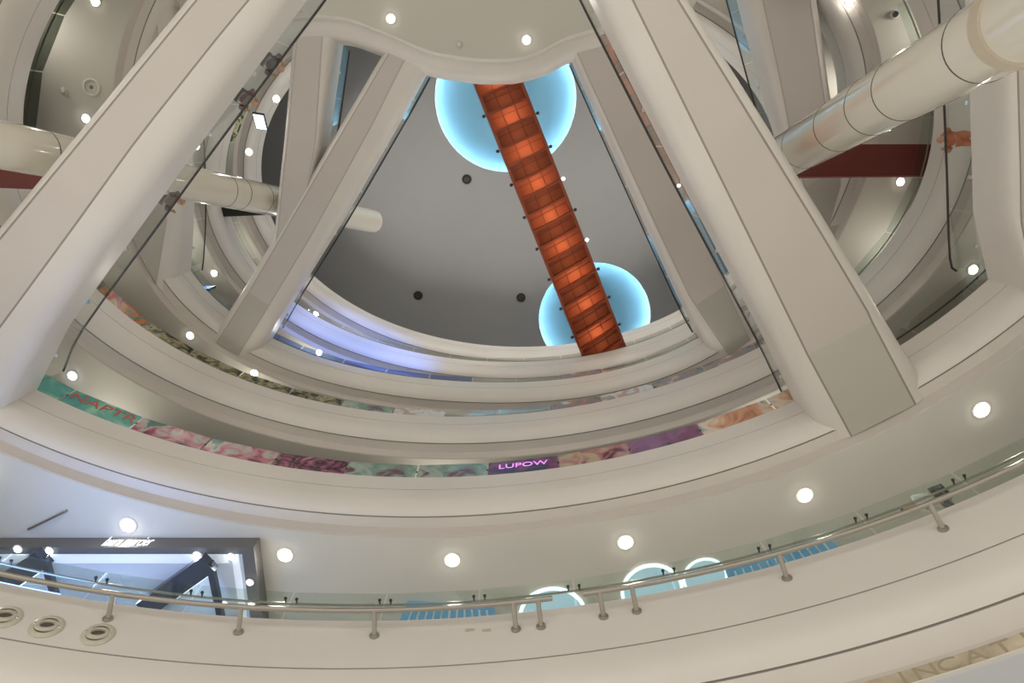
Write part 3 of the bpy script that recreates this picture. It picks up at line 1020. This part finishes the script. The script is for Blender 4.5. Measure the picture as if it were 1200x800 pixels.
# small blue screen on the fourth gallery, left
p = at(243, 338, H[3] + 0.55)
t = thing('info_screen', p, 'small glowing blue screen standing at the foot of the slim upright bridge', 'screen')
b = MB(); b.box(p, (0.22, 0.05, 0.32)); b.build('casing', BLACK, t, smooth=0)
b = MB(); b.box(p + Vector((0, -0.055, 0)), (0.19, 0.004, 0.28)); b.build('display', mat('blue_display', (0.2, 0.4, 1), 0.4, emit=(0.22, 0.45, 1.0), estr=1.4), t, smooth=0)
b = MB(); b.bar(p + Vector((0, 0, -0.3)), p + Vector((0, 0, -0.55)), 0.06, 0.06); b.build('stand', DARK, t, smooth=0)

# ------------------------------------------------------------------ shop portal on the lowest gallery
PW = mat('portal_metal', (0.17, 0.165, 0.16), 0.6, metal=0.2)
PIN = mat('portal_inside', (0.66, 0.72, 0.82), 0.4)
Zt, Zh = H[1] + SOFFIT_Z - 0.02, 15.47
yP = 10.2
xR = at(305, 637, Zt).x
t = thing('shop_portal', (xR - 4, yP, H[0]), 'dark framed shop portal with a lit white sign at the lower left', 'shop front')
b = MB(); b.box((xR - 5.36, yP, (Zt + Zh) / 2), (5.04, 0.10, (Zt - Zh) / 2)); hd = b.build('header', PW, t, smooth=0)
b = MB(); b.box((xR - 0.16, yP + 1.9, (Zt + Zh) / 2), (0.16, 2.0, (Zt - Zh) / 2)); b.build('side_frame', PW, t, smooth=0)
b = MB(); b.box((xR - 5.3, yP + 2.1, Zh + 0.06), (5.0, 2.0, 0.05)); b.build('inner_ceiling', PIN, t, smooth=0)
b = MB(); b.box((xR - 5.3, yP + 4.0, (H[0] + Zh) / 2), (5.0, 0.05, (Zh - H[0]) / 2)); b.build('back_wall', PIN, t, smooth=0)
b = MB(); b.box((xR - 0.50, yP + 1.95, Zh + 0.005), (0.09, 1.85, 0.012)); b.build('light_edge', mat('portal_glow', (1, 1, 1), 0.5, emit=(0.55, 0.74, 1.0), estr=0.22), t, smooth=0)
b = MB(); b.box((xR - 5.4, yP + 0.24, Zh + 0.005), (4.7, 0.13, 0.012)); b.build('light_edge', mat('portal_glow', (1, 1, 1)), t, smooth=0)
SIGN = mat('sign_white', (1, 1, 1), 0.4, emit=(0.88, 0.97, 1.0), estr=0.95)
s0, s1 = at(118, 632, 15.7), at(183, 635, 15.7)
text_mesh('laura mercier', 0.60, 0.004, 'lettering', SIGN, hd, ((s0.x + s1.x) / 2, yP - 0.125, (Zt + Zh) / 2), (1, 0, 0), (0, 0, 1), shear=0.25, squash=(s1.x - s0.x) / 3.75)
for px, py, lab in ((21, 643, 'small cool lamp at the left end of the shop portal'), (58, 645, 'second small cool lamp from the left inside the shop portal'),
                    (231, 650, 'small cool lamp inside the shop portal, above the right dark gantry'), (271, 652, 'small cool lamp at the right corner of the shop portal')):
    downlight(px, py, Zh + 0.005, lab, 0.07, True, 25)
for px, py, lab in ((293, 682, 'small cool lamp halfway back at the right side of the shop portal'), (295, 708, 'lowest small cool lamp at the right side of the shop portal'),
                    (263, 707, 'small cool lamp behind the right dark gantry in the shop portal')):
    downlight(px, py, Zh - 0.008, lab, 0.06, True, 0)
# dark gantries inside the shop
GAN = mat('gantry_blue_black', (0.055, 0.065, 0.09), 0.35)
BLED = mat('blue_led', (0.3, 0.4, 1), 0.4, emit=(0.22, 0.36, 1.0), estr=3.0)
for pa, pb, lab in (((246, 658), (170, 712), 'right one of the two dark display gantries in the shop portal'), ((52, 652), (-20, 700), 'left one of the two dark display gantries in the shop portal')):
    P, Q = at(*pa, 15.2), at(*pb, 15.2)
    t2 = thing('display_gantry', (P.x, P.y, P.z), lab, 'shop display')
    b = MB(); b.bar(P, Q, 0.5, 0.26); b.build('beam', GAN, t2, smooth=0)
    b = MB(); b.bar(P, P + Vector((0.12, 2.3, 0)), 0.16, 0.16); b.build('arm', GAN, t2, smooth=0)
    b = MB(); b.bar(Vector((Q.x, Q.y, H[0])), Q, 0.18, 0.18); b.build('post', GAN, t2, smooth=0)
    d = (Q - P).normalized(); s = d.cross(up)
    b = MB(); b.bar(P + s * 0.27 + d * 0.3, P + s * 0.27 + d * 1.5, 0.03, 0.05); b.build('light_strip', SCR, t2, smooth=0)
# blue led line on the lowest edge at the far left
ta, tb = theta_at(0, 70, 694), theta_at(0, -60, 672)
b = MB(); b.tube([edge(0, ta + (tb - ta) * i / 20, 0.03, 0.02) for i in range(21)], 0.03, 8)
tag(b.build('light_strip', BLED, origin=edge(0, ta, 0.03, 0.0)), 'thin blue light strip on the lowest gallery edge at the far left', 'light strip')
# rod hung under the soffit
P, Q = at(33, 620, S1 - 0.06), at(77, 599, S1 - 0.06)
b = MB(); b.tube([P + up * 0.06, P, Q, Q + up * 0.06], 0.03, 8)
tag(b.build('hanging_rod', STEEL, origin=P), 'thin dark rod under the soffit at the far left, above the shop portal', 'rod')
# glowing slatted panels added behind the glass to imitate blue reflections in it
BL = mat('reflected_blue_slats', (0.10, 0.28, 0.45), 0.4, emit=(0.10, 0.32, 0.55), estr=0.35)
SL = mat('reflected_white_slat', (0.75, 0.8, 0.82), 0.4)
for qpx, n, lab in (([(477, 706), (578, 711), (586, 745), (462, 745)], 12, 'blue slatted reflection, built as a glowing panel behind the glass near the middle'),
                    ([(850, 668), (972, 630), (992, 652), (862, 700)], 13, 'blue slatted reflection, built as a glowing panel behind the glass on the right')):
    pts = px_line(qpx, S1 - 0.10)
    t2 = thing('slat_reflection', pts[0], lab, 'reflection')
    b = MB(); b.poly_prism(pts, 0.09); b.build('body', BL, t2, smooth=0)
    for i in range(1, n):
        f = i / n
        p, q = pts[0].lerp(pts[1], f), pts[3].lerp(pts[2], f)
        p = p.lerp(q, 0.12)
        b = MB(); b.bar(p + up * -0.02, q + up * -0.02, 0.05, 0.04); b.build('slat', SL, t2, smooth=0)

# glowing discs added behind the lowest glass to imitate reflections of the ceiling recesses
REFL_DISC = mat('reflected_pale_blue', (0.5, 0.7, 0.8), 0.4, emit=(0.42, 0.68, 0.85), estr=0.45)
REFL_RIM = mat('reflected_rim_glow', (1, 1, 1), 0.4, emit=(0.80, 0.94, 1.0), estr=1.2)
for px, py, r, lab in ((648, 722, 0.95, 'left one of three round pale blue reflections, built as glowing discs behind the lowest glass'),
                       (764, 692, 0.85, 'middle one of three round pale blue reflections, built as glowing discs behind the lowest glass'),
                       (826, 676, 0.60, 'right and smallest of three round pale blue reflections, built as glowing discs behind the lowest glass')):
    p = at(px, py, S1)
    t2 = thing('disc_reflection', p, lab, 'ceiling lamp')
    b = MB(); b.lathe(p, (0, 0, -1), [(0.0, 0.03), (r * 0.92, 0.03)], 40); b.build('reflected_disc', REFL_DISC, t2, smooth=0)
    b = MB(); b.lathe(p, (0, 0, -1), [(r * 0.90, 0.032), (r * 0.92, 0.045), (r, 0.045), (r, 0.0)], 40); b.build('rim', REFL_RIM, t2)

# ------------------------------------------------------------------ people
SKIN = mat('skin', (0.50, 0.30, 0.20), 0.5)
HAIR = mat('dark_hair', (0.015, 0.012, 0.010), 0.45)
def skin_object(name, verts, edges, radii, material, parent, root=0, sub=2):
    me = bpy.data.meshes.new(name)
    me.from_pydata([tuple(v) for v in verts], edges, [])
    ob = bpy.data.objects.new(name, me); COL.objects.link(ob)
    m = ob.modifiers.new('skin', 'SKIN')
    m.use_smooth_shade = True
    sv = me.skin_vertices[0].data
    for i, r in enumerate(radii):
        sv[i].radius = (r, r)
        sv[i].use_root = (i == root)
    s = ob.modifiers.new('sub', 'SUBSURF'); s.levels = sub; s.render_levels = sub
    dg = bpy.context.evaluated_depsgraph_get()
    me2 = bpy.data.meshes.new_from_object(ob.evaluated_get(dg))
    bpy.data.objects.remove(ob, do_unlink=True)
    me2.materials.clear(); me2.materials.append(material)
    me2.polygons.foreach_set('use_smooth', [True] * len(me2.polygons))
    o2 = bpy.data.objects.new(name, me2); COL.objects.link(o2)
    o2.parent = parent
    return o2

def person(loc, face, label, top, legs, lean=0.3, bend=0.0, arms='rail', hair=HAIR, rail_h=1.06, rail_d=0.30):
    """standing figure; face: horizontal direction it looks along; lean: how far the trunk leans that way (radians)"""
    t = thing('person', loc, label, 'person')
    f = Vector((face[0], face[1], 0)).normalized()
    r = Vector((f.y, -f.x, 0))           # the figure's right
    def W(x, y, z):                       # right, forward, up
        return r * x + f * y + up * z
    hipz, L = 0.92, 0.52
    def trunk(s, side=0.0, fwd=0.0):       # s along the spine from the pelvis
        a = lean
        return W(side, s * math.sin(a) + fwd * math.cos(a) - 0.05 * 0, hipz + s * math.cos(a) - fwd * math.sin(a))
    V, Ed, R = [], [], []
    def add(p, rad, link=None):
        V.append(p); R.append(rad)
        if link is not None: Ed.append((link, len(V) - 1))
        return len(V) - 1
    pel = add(trunk(0), 0.135)
    w1 = add(trunk(0.18), 0.12, pel)
    ch = add(trunk(0.36), 0.145, w1)
    nk = add(trunk(0.52), 0.062, ch)
    hd0 = add(trunk(0.60, 0, 0.02), 0.062, nk)
    hd1 = add(trunk(0.68, 0, 0.045), 0.088, hd0)
    hd2 = add(trunk(0.77, 0, 0.04), 0.078, hd1)
    add(trunk(0.685, 0, 0.145), 0.013, hd1)
    add(trunk(0.69, 0.092, 0.035), 0.018, hd1)
    add(trunk(0.69, -0.092, 0.035), 0.018, hd1)
    hands = []
    for s in (-1, 1):
        hp = add(trunk(-0.04, 0.10 * s), 0.095, pel)
        kn = add(W(0.11 * s, 0.03, 0.49), 0.062, hp)
        an = add(W(0.11 * s, -0.02, 0.09), 0.042, kn)
        add(W(0.12 * s, 0.13, 0.045), 0.040, an)
        sh = add(trunk(0.44, 0.18 * s), 0.060, ch)
        if arms == 'rail':
            el = W(0.30 * s, rail_d * 0.55, 1.16); wr = W(0.22 * s, rail_d, rail_h + 0.055)
        else:
            el = trunk(0.20, 0.24 * s, 0.10); wr = trunk(0.02, 0.20 * s, 0.28)
        e = add(el, 0.045, sh)
        wv = add(wr, 0.031, e)
        dirh = (wr - el).normalized()
        palm = add(wr + dirh * 0.07, 0.034, wv)
        side = dirh.cross(up); side.normalize()
        for i in range(4):
            o = side * (i - 1.5) * 0.021
            ln = (0.038, 0.044, 0.041, 0.032)[i]
            k1 = add(wr + dirh * 0.095 + o, 0.0095, palm)
            k2 = add(wr + dirh * (0.095 + ln) + o - up * 0.012, 0.0085, k1)
            add(wr + dirh * (0.095 + ln * 1.5) + o - up * 0.035, 0.0075, k2)
        th1 = add(wr + dirh * 0.045 - side * 0.045 * s, 0.010, palm)
        add(wr + dirh * 0.085 - side * 0.06 * s - up * 0.01, 0.0085, th1)
    body = skin_object('body', V, Ed, R, SKIN, t)
    # clothes follow the same joints a little larger
    idx = {'pel': 0, 'w': 1, 'ch': 2}
    sv = [V[0] + up * 0.02, V[1], V[2], trunk(0.47)]
    sr = [0.155, 0.14, 0.165, 0.095]
    se = [(0, 1), (1, 2), (2, 3)]
    base = 10
    per = (len(V) - 10) // 2
    for s in range(2):
        b0 = base + s * per
        sh, el = V[b0 + 4], V[b0 + 5]
        n0 = len(sv)
        wr_ = V[b0 + 6]
        sv += [sh, el, el.lerp(wr_, 0.9)]; sr += [0.078, 0.058, 0.045]
        se += [(2, n0), (n0, n0 + 1), (n0 + 1, n0 + 2)]
    skin_object('shirt', sv, se, sr, top, t)
    lv = [V[0]]; lr = [0.15]; le = []
    for s in range(2):
        b0 = base + s * per
        n0 = len(lv)
        lv += [V[b0], V[b0 + 1], V[b0 + 2]]; lr += [0.115, 0.078, 0.060]
        le += [(0, n0), (n0, n0 + 1), (n0 + 1, n0 + 2)]
    skin_object('trousers', lv, le, lr, legs, t)
    hv = [trunk(0.72, 0, -0.015), trunk(0.79, 0, 0.015), trunk(0.82, 0, 0.045)]
    skin_object('hair', hv, [(0, 1), (1, 2)], [0.088, 0.085, 0.05], hair, t)
    return t
def cloth(name, c): return mat(name, c, 0.8, noise=0.15, nscale=9)
CB, CR, CG, CW = cloth('black_cloth', (0.02, 0.02, 0.024)), cloth('maroon_cloth', (0.12, 0.035, 0.03)), cloth('grey_cloth', (0.10, 0.105, 0.10)), cloth('white_cloth', (0.72, 0.74, 0.72))
CO = cloth('orange_cloth', (0.62, 0.16, 0.05))
def on_bridge(line, px, py, inset_m, z):
    """spot on the deck a little inside the floor edge nearest this spot of the survey; also the outward direction"""
    q = at(px, py, z)
    best = None
    for i in range(len(line) - 1):
        for j in range(41):
            p = line[i].lerp(line[i + 1], j / 40)
            e = (p - q).length
            if best is None or e < best[0]: best = (e, p, (line[i + 1] - line[i]).normalized())
    _, p, d = best
    return p, d
for px, py, lab, top, legs in ((303, 70, 'person in black leaning over the dark handrail, higher one of the pair', CB, CB),
                               (270, 116, 'person in dark red and black leaning over the dark handrail, just above the bright screen', CR, CB),
                               (181, 245, 'person with grey top leaning on the dark handrail near the left tube', CG, CB)):
    p, d = on_bridge(FRl, px, py, 0.3, h1)
    n_ = Vector((d.y, -d.x, 0))
    mid = (FLl[2] + FLl[3]) / 2
    if (p + n_ - mid).length < (p - n_ - mid).length: n_ = -n_
    person(p - n_ * 0.33, (n_.x, n_.y), lab, top, legs, lean=0.42, rail_d=0.36)
p, d = on_bridge(FL_, 1137, 165, 0.3, h1)
n_ = Vector((d.y, -d.x, 0))
if n_.x > 0: n_ = -n_
person(p - n_ * 0.33, (n_.x, n_.y), 'person in orange standing at the dark handrail at the far right', CO, CO, lean=0.15, rail_d=0.33)
th = theta_at(0, 1128, 588)
od = out_dir(0, th)
p = edge(0, th, 0.42, 0.0)
tl = od.cross(up)
if tl.x > 0: tl = -tl
person(p, (tl.x * 0.95 + od.x * 0.3, tl.y * 0.95 + od.y * 0.3), 'person in white shirt and dark grey trousers bending over behind the lowest glass', CW, CG, lean=1.15, arms='down')
# ------------------------------------------------------------------ light of the place
w = bpy.data.worlds.new('world'); sc.world = w
w.use_nodes = True
bg = w.node_tree.nodes['Background']
bg.inputs['Color'].default_value = (1.0, 0.965, 0.91, 1)
bg.inputs['Strength'].default_value = 1.6
sc.view_settings.view_transform = 'Standard'
sc.view_settings.look = 'None'
sc.view_settings.gamma = 1
sc.view_settings.use_curve_mapping = False
sc.view_settings.exposure = 0
sc.cycles.use_denoising = True
sc.cycles.max_bounces = 8
AMB = {1: 40, 2: 40, 3: 55, 4: 85, 5: 165}

# ------------------------------------------------------------------ more light
for k in (1, 2, 3, 4, 5):
    for i in range(10):
        a = 2 * PI * (i + 0.5) / 10
        p = edge(k, a, 2.6, 1.7) if k > 2 else edge(k, a, 3.0, 1.9)
        c = edge(k, a, -4, 2.6)
        lo = lamp('gallery_fill', 'AREA', p, AMB[k], (1.0, 0.95, 0.86), 1.4, c)  # unseen fill lamps added round each gallery to brighten the void
        lo.data.spread = math.radians(110)

# cool shop light behind the portal
for x in (-8.2, -10.2, -12.4):
    lamp('portal_lamp', 'AREA', (x, 11.6, 15.35), 60, (0.62, 0.80, 1.0), 1.0, (x, 10.8, 12))
# unseen blue spot added above the hub to colour the gallery over the left bridge
lamp('blue_fill_spot', 'SPOT', (-1.2, -0.5, 30.4), 6500, (0.07, 0.24, 1.0), 0.15, edge(4, theta_at(4, 425, 394), 0.3, -1.1), 46, 0.8)

# unseen blue area lamp added to tint the soffit above the lower left shop
lamp('blue_soffit_fill', 'AREA', (-10.5, 8.9, 12.4), 85, (0.20, 0.40, 1.0), 2.5, (-9.0, 8.2, 18))
